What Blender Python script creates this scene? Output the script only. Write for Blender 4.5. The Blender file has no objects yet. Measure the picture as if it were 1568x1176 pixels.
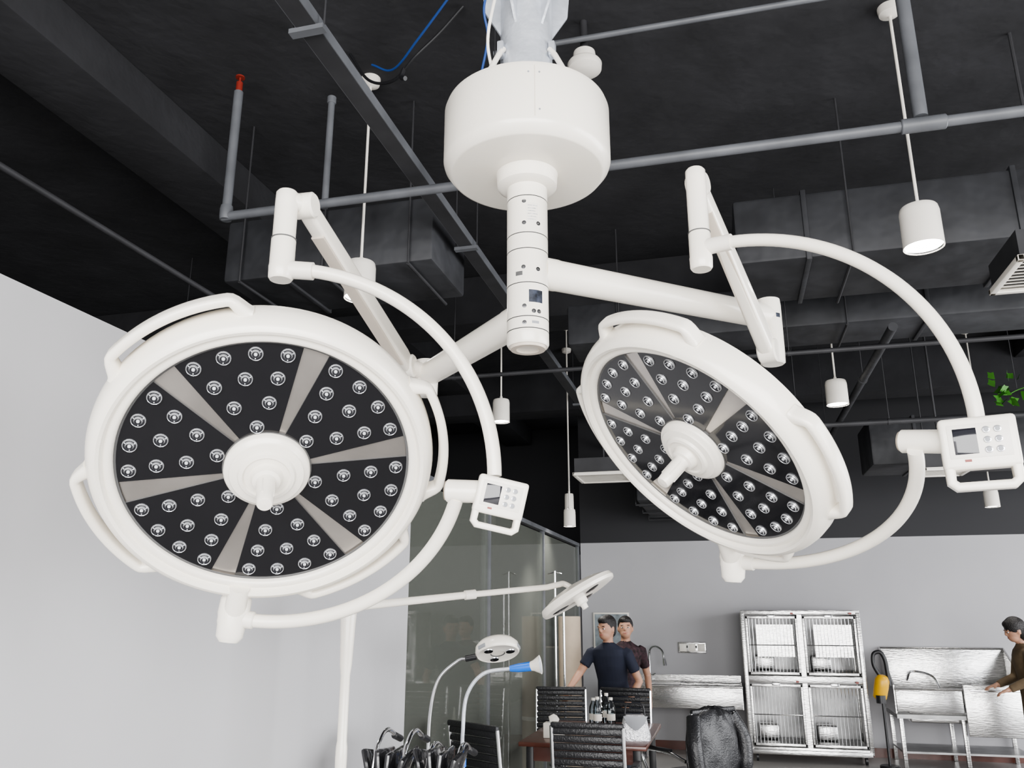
import bpy, bmesh, math, random
from mathutils import Vector, Matrix
from mathutils.bvhtree import BVHTree
random.seed(7)
PH = math.radians(14.5); CP = math.cos(PH); SP = math.sin(PH)
CZ = 4.55                  # structural ceiling height
def K(x, y, z):            # survey frame (y = viewing azimuth) -> room axes
    return Vector((x*CP-y*SP, x*SP+y*CP, z))
def V(*a): return Vector(a)

# ------------------------------------------------------------ materials
def mat(name, col, rough=.5, metal=0., noise=.05, nscale=6, bump=0., bscale=60, coat=0., emis=None, estr=0., spec=.5, stretch=None):
    m = bpy.data.materials.new(name); m.use_nodes = True
    nt = m.node_tree; N = nt.nodes; L = nt.links; b = N['Principled BSDF']
    b.inputs['Roughness'].default_value = rough
    b.inputs['Metallic'].default_value = metal
    b.inputs['Specular IOR Level'].default_value = spec
    b.inputs['Coat Weight'].default_value = coat
    b.inputs['Coat Roughness'].default_value = .05
    tc = N.new('ShaderNodeTexCoord'); mp = N.new('ShaderNodeMapping')
    if stretch: mp.inputs['Scale'].default_value = stretch
    L.new(tc.outputs['Object'], mp.inputs['Vector'])
    nz = N.new('ShaderNodeTexNoise'); nz.inputs['Scale'].default_value = nscale; nz.inputs['Detail'].default_value = 4
    L.new(mp.outputs[0], nz.inputs['Vector'])
    rp = N.new('ShaderNodeValToRGB')
    rp.color_ramp.elements[0].position = .3; rp.color_ramp.elements[1].position = .7
    rp.color_ramp.elements[0].color = (*[max(0, c*(1-noise)) for c in col], 1)
    rp.color_ramp.elements[1].color = (*[min(1, c*(1+noise)) for c in col], 1)
    L.new(nz.outputs['Fac'], rp.inputs['Fac']); L.new(rp.outputs[0], b.inputs['Base Color'])
    if bump:
        n2 = N.new('ShaderNodeTexNoise'); n2.inputs['Scale'].default_value = bscale
        L.new(mp.outputs[0], n2.inputs['Vector'])
        bp = N.new('ShaderNodeBump'); bp.inputs['Strength'].default_value = bump; bp.inputs['Distance'].default_value = .02
        L.new(n2.outputs['Fac'], bp.inputs['Height']); L.new(bp.outputs[0], b.inputs['Normal'])
    if emis:
        b.inputs['Emission Color'].default_value = (*emis, 1); b.inputs['Emission Strength'].default_value = estr
    return m

def two_tone(name, low, high, zt):
    m = mat(name, low, .75, noise=.04, nscale=1.2)
    nt = m.node_tree; N = nt.nodes; L = nt.links; b = N['Principled BSDF']
    src = b.inputs['Base Color'].links[0].from_socket
    g = N.new('ShaderNodeNewGeometry'); sx = N.new('ShaderNodeSeparateXYZ'); L.new(g.outputs['Position'], sx.inputs[0])
    gt = N.new('ShaderNodeMath'); gt.operation = 'GREATER_THAN'; gt.inputs[1].default_value = zt; L.new(sx.outputs[2], gt.inputs[0])
    mx = N.new('ShaderNodeMixRGB'); L.new(gt.outputs[0], mx.inputs[0]); L.new(src, mx.inputs[1]); mx.inputs[2].default_value = (*high, 1)
    L.new(mx.outputs[0], b.inputs['Base Color'])
    return m

def glassmat(name, tint, ior=1.5, haze=0., hcol=(.4, .45, .4)):
    m = bpy.data.materials.new(name); m.use_nodes = True
    nt = m.node_tree; N = nt.nodes; L = nt.links
    N.remove(N['Principled BSDF'])
    t = N.new('ShaderNodeBsdfTransparent'); t.inputs[0].default_value = (*tint, 1)
    d = N.new('ShaderNodeBsdfDiffuse'); d.inputs[0].default_value = (*hcol, 1)
    h = N.new('ShaderNodeMixShader'); h.inputs[0].default_value = haze; L.new(t.outputs[0], h.inputs[1]); L.new(d.outputs[0], h.inputs[2])
    g = N.new('ShaderNodeBsdfGlossy'); g.inputs['Roughness'].default_value = .03
    f = N.new('ShaderNodeFresnel'); f.inputs[0].default_value = ior
    mx = N.new('ShaderNodeMixShader'); L.new(f.outputs[0], mx.inputs[0]); L.new(h.outputs[0], mx.inputs[1]); L.new(g.outputs[0], mx.inputs[2])
    L.new(mx.outputs[0], N['Material Output'].inputs['Surface'])
    return m

WHITE = mat('white_enamel', (.87, .825, .74), .30, noise=.015, coat=.25)
WHITE2 = mat('white_plastic', (.82, .78, .71), .38, noise=.015)
SHADE = mat('enamel_shaded', (.62, .55, .47), .4, noise=.02)  # darker copy of the white enamel, shade put into the colour; seam and caps too
SEAM = mat('seam_dark', (.10, .10, .10), .6)
PANEL = mat('black_panel', (.009, .009, .011), .10, noise=.05, coat=.4)
SPOKE = mat('silver_spoke', (.50, .47, .44), .28, .85, noise=.2, nscale=5)
LEDRING = mat('led_ring', (.60, .61, .63), .16, .6, coat=.5)
LEDDARK = mat('led_dark', (.035, .035, .04), .2)
LEDLENS = mat('led_lens', (.72, .74, .77), .08, .2, coat=1)
CHROME = mat('chrome', (.74, .74, .75), .14, 1.)
STEEL = mat('brushed_steel', (.58, .575, .565), .27, 1., noise=.10, nscale=4, bump=.14, bscale=14, stretch=(1, 1, 6))
DSTEEL = mat('steel_inner', (.30, .30, .30), .38, .7, noise=.4, nscale=3)
PIPEW = mat('galvanised_pipe', (.55, .575, .62), .38, .35, noise=.15, nscale=14, bump=.2, bscale=30)
BLACK = mat('black_plastic', (.018, .018, .02), .4)
BLACKL = mat('black_leather', (.015, .015, .017), .36, bump=.2, bscale=90)
WRAP = mat('black_cushion_wrapped', (.02, .02, .022), .22, bump=.9, bscale=14, coat=.9)
CEIL = mat('ceiling_black_paint', (.030, .030, .033), .9, noise=.25, nscale=2.5, bump=.3, bscale=12)
PIPED = mat('pipe_grey_paint', (.12, .125, .135), .5, noise=.2, nscale=5)
DUCT = mat('duct_wrap', (.036, .037, .041), .6, noise=.35, nscale=3.5, bump=.8, bscale=5)
DARKP = mat('dark_pipe', (.035, .035, .038), .6, noise=.2)
WALLG = mat('wall_grey_paint', (.50, .495, .505), .8, noise=.03, nscale=1.4)
WALL2 = two_tone('wall_two_tone', (.40, .395, .41), (.028, .028, .031), 2.487)
FLOORM = mat('floor_tile', (.36, .35, .34), .3, noise=.08, nscale=2)
RED = mat('red_paint', (.22, .03, .02), .4)
BLUE = mat('blue_plastic', (.02, .18, .75), .35)
BLUEC = mat('blue_cable_jacket', (.02, .06, .22), .5)
GREEN = mat('leaf_green', (.05, .20, .02), .6, noise=.4)
WOOD = mat('table_wood', (.10, .035, .025), .3, noise=.3, nscale=5, stretch=(1, 8, 1), coat=.3)
WOODL = mat('door_wood', (.50, .37, .24), .5, noise=.2, nscale=4, stretch=(6, 6, 1))
BEIGE = mat('beige_roll', (.46, .38, .30), .7, noise=.08)
YELLOW = mat('yellow_plastic', (.75, .42, .02), .35)
LAMPGLOW = mat('lamp_diffuser', (1, 1, 1), .5, emis=(1, .98, .94), estr=25)
SCREEN = mat('lcd_screen', (.015, .015, .02), .08, coat=.5)
GREYB = mat('grey_button', (.30, .31, .33), .5)
LABEL = mat('label_print', (.5, .5, .5), .5, noise=.5, nscale=160)
LABELB = mat('label_black', (.03, .035, .05), .4, noise=.8, nscale=60)
GLASS = glassmat('partition_glass', (.86, .89, .85), 1.12, .26, (.40, .42, .37))
BOTTLE = glassmat('bottle_plastic', (.85, .9, .93))
POSTERM = mat('poster_print', (.22, .25, .27), .5, noise=.6, nscale=9)
BAGM = mat('silver_bag_leather', (.6, .6, .62), .3, .4, bump=.4, bscale=50)

# ------------------------------------------------------------ mesh builder
class MB:
    def __init__(s, M=None):
        s.bm = bmesh.new(); s.mats = []; s.M = M or Matrix.Identity(4)
    def mi(s, m):
        if m not in s.mats: s.mats.append(m)
        return s.mats.index(m)
    def rings(s, rings, m, cap=True, closed=True):
        vs = [[s.bm.verts.new(s.M @ Vector(p)) for p in r] for r in rings]
        n = len(vs[0])
        for i in range(len(vs)-1):
            mm = m[i] if isinstance(m, (list, tuple)) else m
            k = s.mi(mm)
            for j in range(n if closed else n-1):
                a, b = vs[i][j], vs[i][(j+1) % n]; c, d = vs[i+1][(j+1) % n], vs[i+1][j]
                f = s.bm.faces.new((a, b, c, d)); f.material_index = k
        if cap and closed:
            m0 = m[0] if isinstance(m, (list, tuple)) else m
            m1 = m[-1] if isinstance(m, (list, tuple)) else m
            f = s.bm.faces.new(list(reversed(vs[0]))); f.material_index = s.mi(m0)
            f = s.bm.faces.new(vs[-1]); f.material_index = s.mi(m1)
    def lathe(s, prof, o, axis, m, seg=48, cap=True):
        o = Vector(o); z = Vector(axis).normalized()
        ref = V(0, 0, 1) if abs(z.z) < .9 else V(1, 0, 0)
        x = ref.cross(z).normalized(); y = z.cross(x)
        R = []
        for r, h in prof:
            r = max(r, 1e-5*5)
            R.append([o+z*h+(x*math.cos(2*math.pi*j/seg)+y*math.sin(2*math.pi*j/seg))*r for j in range(seg)])
        s.rings(R, m, cap=cap)
    def cyl(s, p0, p1, r, m, r1=None, seg=24, bev=0):
        p0 = Vector(p0); p1 = Vector(p1); L = (p1-p0).length; r1 = r if r1 is None else r1
        if bev: s.lathe([(r-bev, 0), (r, bev), (r1, L-bev), (r1-bev, L)], p0, p1-p0, m, seg)
        else: s.lathe([(r, 0), (r1, L)], p0, p1-p0, m, seg)
    def sweep(s, pts, sec, m, scales=None, up=(0, 0, 1), cap=True):
        pts = [Vector(p) for p in pts]; n = None; R = []
        for i, p in enumerate(pts):
            if i == 0: t = pts[1]-p
            elif i == len(pts)-1: t = p-pts[i-1]
            else: t = (pts[i+1]-p).normalized()+(p-pts[i-1]).normalized()
            t = t.normalized()
            if n is None:
                n = Vector(up)
                if abs(n.normalized().dot(t)) > .97: n = V(1, 0, 0) if abs(t.x) < .9 else V(0, 1, 0)
            n = (n-t*n.dot(t)).normalized(); b = t.cross(n)
            sc = scales[i] if scales else 1
            sa, sb = sc if isinstance(sc, (tuple, list)) else (sc, sc)
            R.append([p+n*(a*sa)+b*(c*sb) for a, c in sec])
        s.rings(R, m, cap=cap)
    def tube(s, pts, r, m, seg=14, up=(0, 0, 1), cap=True):
        sec = [(math.cos(2*math.pi*j/seg), math.sin(2*math.pi*j/seg)) for j in range(seg)]
        sc = r if isinstance(r, (list, tuple)) else [r]*len(pts)
        s.sweep(pts, sec, m, sc, up, cap)
    def box(s, c, size, m, R=None, bev=0, seg=2):
        t = bmesh.new(); bmesh.ops.create_cube(t, size=1)
        for v in t.verts: v.co = V(v.co.x*size[0], v.co.y*size[1], v.co.z*size[2])
        if bev: bmesh.ops.bevel(t, geom=list(t.edges), offset=bev, segments=seg, affect='EDGES', profile=.5)
        A = Matrix.Translation(Vector(c)) @ (R.to_4x4() if R else Matrix.Identity(4))
        s.merge(t, s.M @ A, m)
    def merge(s, t, A, m):
        k = s.mi(m)
        mp = {}
        for v in t.verts: mp[v] = s.bm.verts.new(A @ v.co)
        for f in t.faces:
            g = s.bm.faces.new([mp[v] for v in f.verts]); g.material_index = k
        t.free()
    def ell(s, c, rad, m, R=None, sub=3):
        t = bmesh.new(); bmesh.ops.create_icosphere(t, subdivisions=sub, radius=1)
        A = Matrix.Translation(Vector(c)) @ (R.to_4x4() if R else Matrix.Identity(4)) @ Matrix.Diagonal((*rad, 1))
        s.merge(t, s.M @ A, m)
    def poly(s, pts, m):
        f = s.bm.faces.new([s.bm.verts.new(s.M @ Vector(p)) for p in pts]); f.material_index = s.mi(m)
    def patch(s, o, r, a0, a1, z0, z1, m, n=8):
        A = []; B = []
        for i in range(n+1):
            a = a0+(a1-a0)*i/n
            A.append(V(o[0]+r*math.cos(a), o[1]+r*math.sin(a), z0)); B.append(V(o[0]+r*math.cos(a), o[1]+r*math.sin(a), z1))
        s.rings([A, B], m, cap=False, closed=False)
    def mesh(s, name, off=None):
        bmesh.ops.remove_doubles(s.bm, verts=s.bm.verts, dist=2e-6)
        bmesh.ops.recalc_face_normals(s.bm, faces=s.bm.faces)
        for f in s.bm.faces: f.smooth = True
        for e in s.bm.edges:
            if len(e.link_faces) == 2 and e.calc_face_angle(0) > math.radians(38): e.smooth = False
        if off:
            for v in s.bm.verts: v.co -= off
        me = bpy.data.meshes.new(name); s.bm.to_mesh(me); s.bm.free()
        for m in s.mats: me.materials.append(m)
        return me
    def finish(s, name, parent=None):
        xs = [v.co for v in s.bm.verts]
        lo = V(*[min(c[i] for c in xs) for i in range(3)]); hi = V(*[max(c[i] for c in xs) for i in range(3)])
        o = (lo+hi)/2; o.z = lo.z
        ob = bpy.data.objects.new(name, s.mesh(name, o)); bpy.context.scene.collection.objects.link(ob)
        ob.location = o
        if parent: ob.parent = parent; ob.location = o-parent.location
        return ob
def empty(name, loc):
    e = bpy.data.objects.new(name, None); bpy.context.scene.collection.objects.link(e); e.location = loc; e.empty_display_size = .1
    return e
def rrect(w, h, r, n=4):
    P = []
    for cx, cy, a0 in ((w/2-r, h/2-r, 0), (-w/2+r, h/2-r, 90), (-w/2+r, -h/2+r, 180), (w/2-r, -h/2+r, 270)):
        for i in range(n+1):
            a = math.radians(a0+90*i/n); P.append((cx+r*math.cos(a), cy+r*math.sin(a)))
    return P
def frame(C, z, y, s=1):
    z = Vector(z).normalized(); y = Vector(y); y = (y-z*y.dot(z)).normalized(); x = y.cross(z)
    M = Matrix.Identity(4)
    for i in range(3):
        M[i][0] = x[i]*s; M[i][1] = y[i]*s; M[i][2] = z[i]*s; M[i][3] = C[i]
    return M
def catmull(P, n=8):
    P = [Vector(p) for p in P]; Q = [2*P[0]-P[1]]+P+[2*P[-1]-P[-2]]; out = []
    for i in range(1, len(Q)-2):
        a, b, c, d = Q[i-1:i+3]
        for k in range(n):
            t = k/n
            out.append(.5*((2*b)+(c-a)*t+(2*a-5*b+4*c-d)*t*t+(3*b-a-3*c+d)*t**3))
    out.append(P[-1]); return out

# ------------------------------------------------------------ surgical light
COL = K(.046, 2.235, 0)
SL = empty('surgical_light', COL)

def lamp_head(C, n, up, spoke0, hang, tag, scl=1.):
    M = frame(K(*C), K(*n), K(*up), scl)
    h = MB(M)
    h.lathe([(.3185, -.004), (.3185, .005), (.321, .011), (.326, .014), (.334, .014), (.3375, .0125), (.339, .016), (.343, .0235), (.350, .0265), (.358, .0235), (.366, .016), (.373, .002), (.3775, -.016), (.379, -.040),
             (.375, -.056), (.358, -.068), (.31, -.080), (.22, -.092), (.12, -.098), (.05, -.100), (0, -.101)], (0, 0, 0), (0, 0, 1), WHITE, 128, cap=False)
    for a in hang:
        pts = []; sc = []
        for i in range(49):
            d = -1+2*i/48; x = min(1, (1-abs(d))*4.2); x = x*x*(3-2*x)
            r = .366+.0385*x; ph = math.radians(a+25*d)
            pts.append((r*math.cos(ph), r*math.sin(ph), -.024)); sc.append((1.25-.15*x, 1.6-.6*x))
        h.sweep(pts, rrect(.036, .021, .009), WHITE, sc, up=(0, 0, 1))
    h.finish('housing_ring_'+tag, SL)
    p = MB(M)
    p.lathe([(.321, -.0045), (.0001, -.0045)], (0, 0, 0), (0, 0, 1), SPOKE, 96, cap=False)
    p.lathe([(.321, .0012), (.315, .0012), (.3135, .0)], (0, 0, 0), (0, 0, 1), SEAM, 96, cap=False)
    def hw(r): return .0055+.023*(r-.08)/.236
    for k in range(6):
        a0 = math.radians(spoke0+60*k); a1 = a0+math.radians(60); R = []
        for i in range(9):
            r = .085+(.3165-.085)*i/8; w = math.asin(hw(r)/r)
            R.append([(r*math.cos(a0+w+(a1-a0-2*w)*j/12), r*math.sin(a0+w+(a1-a0-2*w)*j/12), 0) for j in range(13)])
        p.rings(R, PANEL, cap=False, closed=False)
        for sd in (0, 1):
            A = [r[-1 if sd else 0] for r in R]
            p.rings([[(q[0], q[1], 0) for q in A], [(q[0], q[1], -.0045) for q in A]], SEAM, cap=False, closed=False)
    p.finish('panel_'+tag, SL)
    l = MB(M)
    for k in range(6):
        ac = spoke0+30+60*k
        for r, angs in ((.289, (-19.5, -6.5, 6.5, 19.5)), (.232, (-16.5, 0, 16.5)), (.171, (-12.5, 12.5)), (.112, (0,))):
            for a in angs:
                t = math.radians(ac+a); o = (r*math.cos(t), r*math.sin(t), 0)
                l.lathe([(.0158, 0), (.0154, .0035), (.0146, .0046), (.0134, .0036), (.0128, .0008), (.0098, .0008), (.0090, .0040), (.0074, .0060), (.0066, .0034), (.0040, .0034), (.0034, .0064), (.0, .0074)],
                        o, (0, 0, 1), [LEDRING, LEDRING, LEDRING, LEDDARK, LEDDARK, LEDRING, LEDRING, LEDDARK, LEDDARK, LEDLENS, LEDLENS], 18, cap=False)
                for q in range(3):
                    b = 2*math.pi*q/3+.5
                    l.ell((o[0]+.0112*math.cos(b), o[1]+.0112*math.sin(b), .0018), (.0015, .0015, .0015), LEDLENS, sub=1)
    l.finish('led_modules_'+tag, SL)
    b = MB(M)
    b.lathe([(.094, -.004), (.094, .012), (.090, .018), (.084, .020), (.080, .026), (.064, .030), (.060, .036), (.052, .038), (.048, .034), (.036, .034), (.033, .044), (.030, .052),
             (.022, .055), (.020, .062), (.0195, .105), (.017, .135), (.0150, .138), (0, .139)], (0, 0, 0), (0, 0, 1), WHITE, 64, cap=False)
    b.lathe([(.0945, .001), (.097, .001), (.097, -.004)], (0, 0, 0), (0, 0, 1), SEAM, 64, cap=False)
    for q in range(4):
        a = q*math.pi/2+.4
        b.box((.0185*math.cos(a), .0185*math.sin(a), .09), (.004, .004, .05), WHITE2, bev=.001)
    b.finish('hub_handle_'+tag, SL)

LC = (-.553, 1.828, 1.913); LN = (.215, -.70, -.68)
lamp_head(LC, LN, (.2, -.65, .734), 15, (124, 209, 309, 14), 'left')
RC = (.462, 2.047, 2.003); RN = (-.665, -.245, -.705)
lamp_head(RC, RN, (-.668, -.303, .681), 20, (158, 68, 338, 248), 'right', .97)

TR = .0165
def arcpts(C, A, B, t0, t1, n=40):
    C = V(*C); A = V(*A); B = V(*B)
    return [K(*(C+A*math.cos(math.radians(t0+(t1-t0)*i/n))+B*math.sin(math.radians(t0+(t1-t0)*i/n)))) for i in range(n+1)]

def gimbal(tag, swv, z0, z1, C2, H2, vz, A, B, C, boxc, boxs, boxn, boxup, jl, jr, bars):
    g = MB()
    pts = arcpts(C2, (0, 0, vz), H2, 2, 90)
    g.tube([K(C2[0], C2[1], C2[2]+vz)]+pts, TR, WHITE, 20)
    pl = arcpts(C, A, B, -3, 90)
    g.tube(pl, TR, WHITE, 20)
    g.cyl(pl[-4], pl[-1], .021, WHITE2, seg=20, bev=.003)
    g.lathe([(.026, z0-.004), (.030, z0+.002), (.031, z0+.03), (.030, z0+.035), (.030, z0+.10), (.028, z0+.105), (.028, z1-.03), (.0275, z1-.006), (.023, z1)],
            K(swv[0], swv[1], 0), (0, 0, 1), WHITE, 36)
    g.lathe([(.0305, z0+.103), (.0305, z0+.106)], K(swv[0], swv[1], 0), (0, 0, 1), SEAM, 36)
    g.tube([K(swv[0], swv[1], C2[2]+vz), pts[3]], .022, WHITE2, 20)
    je = V(*pl[-1]); e = V(*bars)
    g.lathe([(.030, -.055), (.037, -.045), (.038, -.01), (.036, 0), (.036, .01), (.034, .018), (.032, .045), (.022, .058), (0, .06)], je, e, WHITE, 36)
    g.cyl(K(*jl), K(*jr), .026, WHITE, seg=28, bev=.004)
    g.lathe([(.022, -.002), (.018, -.003), (0, -.003)], K(*jl), K(*jr)-K(*jl), SHADE, 28)
    g.finish('gimbal_arms_'+tag, SL)
    M = frame(K(*boxc), K(*boxn), K(*boxup))
    b = MB(M); S = boxs
    t = .038*S
    W = .118*S; Hh = .125*S
    b.box((0, .018*S, 0), (W, Hh-.036*S, t), WHITE, bev=.007*S, seg=3)
    loop = [(-W/2+.009*S, -.02*S), (-W/2+.009*S, -Hh/2+.016*S), (-W/2+.018*S, -Hh/2+.008*S), (W/2-.018*S, -Hh/2+.008*S), (W/2-.009*S, -Hh/2+.016*S), (W/2-.009*S, -.02*S)]
    b.sweep([(x, y, 0) for x, y in loop], rrect(.9*t, .016*S, .006*S), WHITE, up=(0, 0, 1))
    z = t/2
    b.box((0, .021*S, z), (W*.80, .058*S, .002), WHITE2, bev=.0008)
    b.box((-.021*S, .021*S, z+.001), (.036*S, .044*S, .0024), SCREEN, bev=.0006)
    for i in range(2):
        for j in range(3):
            b.lathe([(.0058*S, 0), (.0058*S, .0025), (.004*S, .0032), (0, .0032)], ((.012+.017*i)*S, (.004+.017*j)*S, z+.0008), (0, 0, 1), [GREYB, LEDRING, GREYB], 16)
    b.box((-.021*S, -.012*S, z+.001), (.010*S, .004*S, .002), RED)
    b.finish('control_box_'+tag, SL)

gimbal('left', (-.565, 1.85), 2.385, 2.62, (-.565, 1.85, 1.90), (.525, 0, 0), .51,
       (.421, .04, -.079), (-.13, .25, -.325), LC, (-.030, 1.835, 1.832), .96, (.12, -.98, -.12), (.21, 0, .97),
       (-.150, 1.86, 1.868), (-.045, 1.845, 1.862), K(-.10, .0, -.95))
gimbal('right', (.515, 2.05), 2.50, 2.80, (.515, 2.05, 2.0), (.478, -.35, 0), .56,
       (.426, -.277, -.076), (.17, .337, -.262), RC, (.975, 1.675, 1.918), 1.22, (-.42, -.9, -.05), (-.02, 0, 1),
       (.868, 1.79, 1.968), (.945, 1.705, 1.950), K(-.05, .05, -.95))
lg = MB()
for C, Bv in ((LC, (-.13, .25, -.325)), (RC, (.17, .337, -.262))):
    C = V(*C); Bv = V(*Bv)
    lg.tube([K(*(C+Bv*.78)), K(*(C+Bv*.90)), K(*(C+Bv*1.0))], [.024, .026, .028], WHITE, 20)
lg.finish('ring_lugs', SL)

c = MB(); O = K(.046, 2.235, 0)
prof = []; mats = []
def add(r, z, m): prof.append((r, z)); mats.append(m)
seams = [2.375, 2.41, 2.513, 2.62, 2.67, 2.79]
add(.045, 2.333, WHITE); add(.057, 2.334, WHITE); add(.061, 2.341, WHITE)
for zz in seams:
    add(.061, zz-.0015, SEAM); add(.0585, zz-.001, SEAM); add(.0585, zz+.001, SEAM); add(.061, zz+.0015, WHITE)
add(.061, 2.835, WHITE); add(.078, 2.838, WHITE); add(.090, 2.846, WHITE); add(.092, 2.862, WHITE); add(.092, 2.875, WHITE); add(.095, 2.888, WHITE)
c.lathe(prof, O, (0, 0, 1), mats[:-1], 64)
c.lathe([(.030, 2.3335), (.034, 2.327), (.05, 2.327), (.053, 2.334)], O, (0, 0, 1), SHADE, 48)
for a, z in ((-100, 2.77), (-100, 2.70), (-60, 2.70), (-102, 2.56), (-62, 2.555), (-100, 2.44), (-75, 2.425), (-60, 2.425), (-100, 2.39)):
    a = math.radians(a+14.5)
    d = V(math.cos(a), math.sin(a), 0)
    c.lathe([(.007, 0), (.0065, .002), (.003, .0022), (.0028, .0008), (0, .0008)], V(O.x, O.y, z)+d*.0605, d, [CHROME, CHROME, SEAM, SEAM], 14)
r_ = math.radians
c.patch(O, .0614, r_(-88+14.5), r_(-48+14.5), 2.452, 2.490, LABELB)
c.patch(O, .0614, r_(-95+14.5), r_(-60+14.5), 2.70, 2.765, WHITE2)
for i in range(6):
    c.patch(O, .0617, r_(-90+14.5), r_(-68+14.5+3*(i % 3)), 2.71+.009*i, 2.7125+.009*i, LABEL)
c.patch(O, .0614, r_(-125+14.5), r_(-105+14.5), 2.535, 2.548, SEAM)
c.patch(O, .0614, r_(-80+14.5), r_(-60+14.5), 2.388, 2.396, GREYB)
c.finish('column', SL)
d = MB()
d.lathe([(.09, 2.886), (.226, 2.886), (.233, 2.888), (.252, 2.912), (.2555, 2.924), (.2555, 3.092), (.250, 3.108), (.240, 3.113), (.09, 3.113)], O, (0, 0, 1), WHITE, 96)
a = math.radians(-86+14.5)
d.box(V(O.x, O.y, 3.01)+V(math.cos(a), math.sin(a), 0)*.2553, (.002, .0015, .165), SHADE, R=Matrix.Rotation(a, 3, 'Z'))
for a, z in ((-83, 3.07), (-83, 2.95), (-90, 3.07), (10, 3.0), (190, 3.0)):
    a = math.radians(a+14.5); dd = V(math.cos(a), math.sin(a), 0)
    d.lathe([(.0032, 0), (.003, .001), (0, .001)], V(O.x, O.y, z)+dd*.255, dd, GREYB, 10)
d.finish('ceiling_cover', SL)
q = MB()
q.cyl(V(O.x, O.y, 3.10), V(O.x, O.y, CZ-.01), .083, PIPEW, seg=48)
q.cyl(V(O.x, O.y, 3.62), V(O.x, O.y, 3.635), .15, PIPEW, seg=40)
q.cyl(V(O.x, O.y, CZ-.03), V(O.x, O.y, CZ), .17, PIPEW, seg=40)
for i in range(6):
    a = i*math.pi/3+.35; dd = V(math.cos(a), math.sin(a), 0); tt = V(-dd.y, dd.x, 0)*.004
    b0 = V(O.x, O.y, 0)
    P = [b0+dd*.08+V(0, 0, 3.38), b0+dd*.08+V(0, 0, 3.62), b0+dd*.148+V(0, 0, 3.62), b0+dd*.135+V(0, 0, 3.47)]
    q.rings([[p+tt for p in P], [p-tt for p in P]], PIPEW)
    q.cyl(b0+dd*.125+V(0, 0, 3.58), b0+dd*.125+V(0, 0, 3.68), .008, CHROME, seg=10)
for sx in (-1, 1):
    q.tube([K(.046+sx*.15, 2.12, 3.10), K(.046+sx*.088, 2.17, 3.27), K(.046+sx*.072, 2.18, 3.30)], .009, WHITE2, 10)
    q.box(K(.046+sx*.080, 2.185, 3.30), (.02, .03, .05), PIPEW, bev=.003)
q.tube(catmull([K(-.02, 2.13, 3.6), K(-.06, 2.12, 3.4), K(-.075, 2.15, 3.3), K(-.06, 2.17, 3.2), K(-.05, 2.2, 3.10)]), .005, WHITE2, 8)
q.tube(catmull([K(-.03, 2.1, 3.6), K(-.085, 2.12, 3.42), K(-.075, 2.15, 3.32), K(-.095, 2.17, 3.2)]), .004, BLUEC, 8)
q.finish('ceiling_pipe_mount', SL)

a = MB()
def harm(z, e, r0, r1):
    o = V(.046, 2.235, z); e = V(*e)
    dd = (e-o).normalized()
    a.tube([K(*(o+dd*.045)), K(*(o+dd*.09)), K(*(o+dd*.10)), K(*e)], [r0, r0, r0*.97, r1], WHITE, 32)
harm(2.575, (.865, 2.60, 2.565), .048, .042)
harm(2.435, (-.305, 2.78, 2.410), .048, .042)
a.lathe([(.034, 2.395), (.040, 2.40), (.041, 2.44), (.041, 2.60), (.039, 2.622), (.030, 2.626)], K(.87, 2.60, 0), (0, 0, 1), WHITE, 36)
a.lathe([(.034, 2.335), (.042, 2.34), (.043, 2.38), (.043, 2.45), (.039, 2.462), (.030, 2.465)], K(-.305, 2.78, 0), (0, 0, 1), WHITE, 36)
P = K(.87, 2.60, 0)
a.patch(P, .0415, r_(-75+14.5), r_(-50+14.5), 2.55, 2.565, LABELB)
a.finish('horizontal_arms', SL)
s_ = MB()
def spring(p0, p1):
    p0 = V(*p0); p1 = V(*p1)
    pts = [p0.lerp(p1, t) for t in (0, .04, .5, .93, 1.)]
    s_.sweep([K(*p) for p in pts], rrect(.062, .048, .014), WHITE, [(.80, .8), (.9, .85), (1.08, .95), (1.2, 1.05), (1.0, .9)], up=(0, 0, 1))
    s_.sweep([K(*(p0.lerp(p1, t)+V(0, 0, -.030-.007*t))) for t in (.10, .5, .9)], rrect(.008, .036, .0025), SHADE, up=(0, 0, 1))  # underside strip: tan shading painted on as a darker colour
    h = (p1-p0); h.z = 0; h.normalize(); pr = V(h.y, -h.x, 0)
    s_.cyl(K(*(p0-pr*.028)), K(*(p0+pr*.028)), .033, WHITE, seg=32, bev=.005)
    s_.cyl(K(*(p1-pr*.030)), K(*(p1+pr*.030)), .040, WHITE, seg=32, bev=.005)
spring((-.528, 1.885, 2.60), (-.365, 2.70, 2.42))
spring((.530, 2.09, 2.775), (.845, 2.56, 2.43))
s_.tube([K(-.365, 2.70, 2.42), K(-.305, 2.78, 2.42)], .03, WHITE, 20)
s_.tube([K(-.565, 1.85, 2.597), K(-.528, 1.885, 2.60)], .026, WHITE, 20)
s_.tube([K(.515, 2.05, 2.775), K(.530, 2.09, 2.775)], .026, WHITE, 20)
s_.finish('spring_arms', SL)

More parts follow.
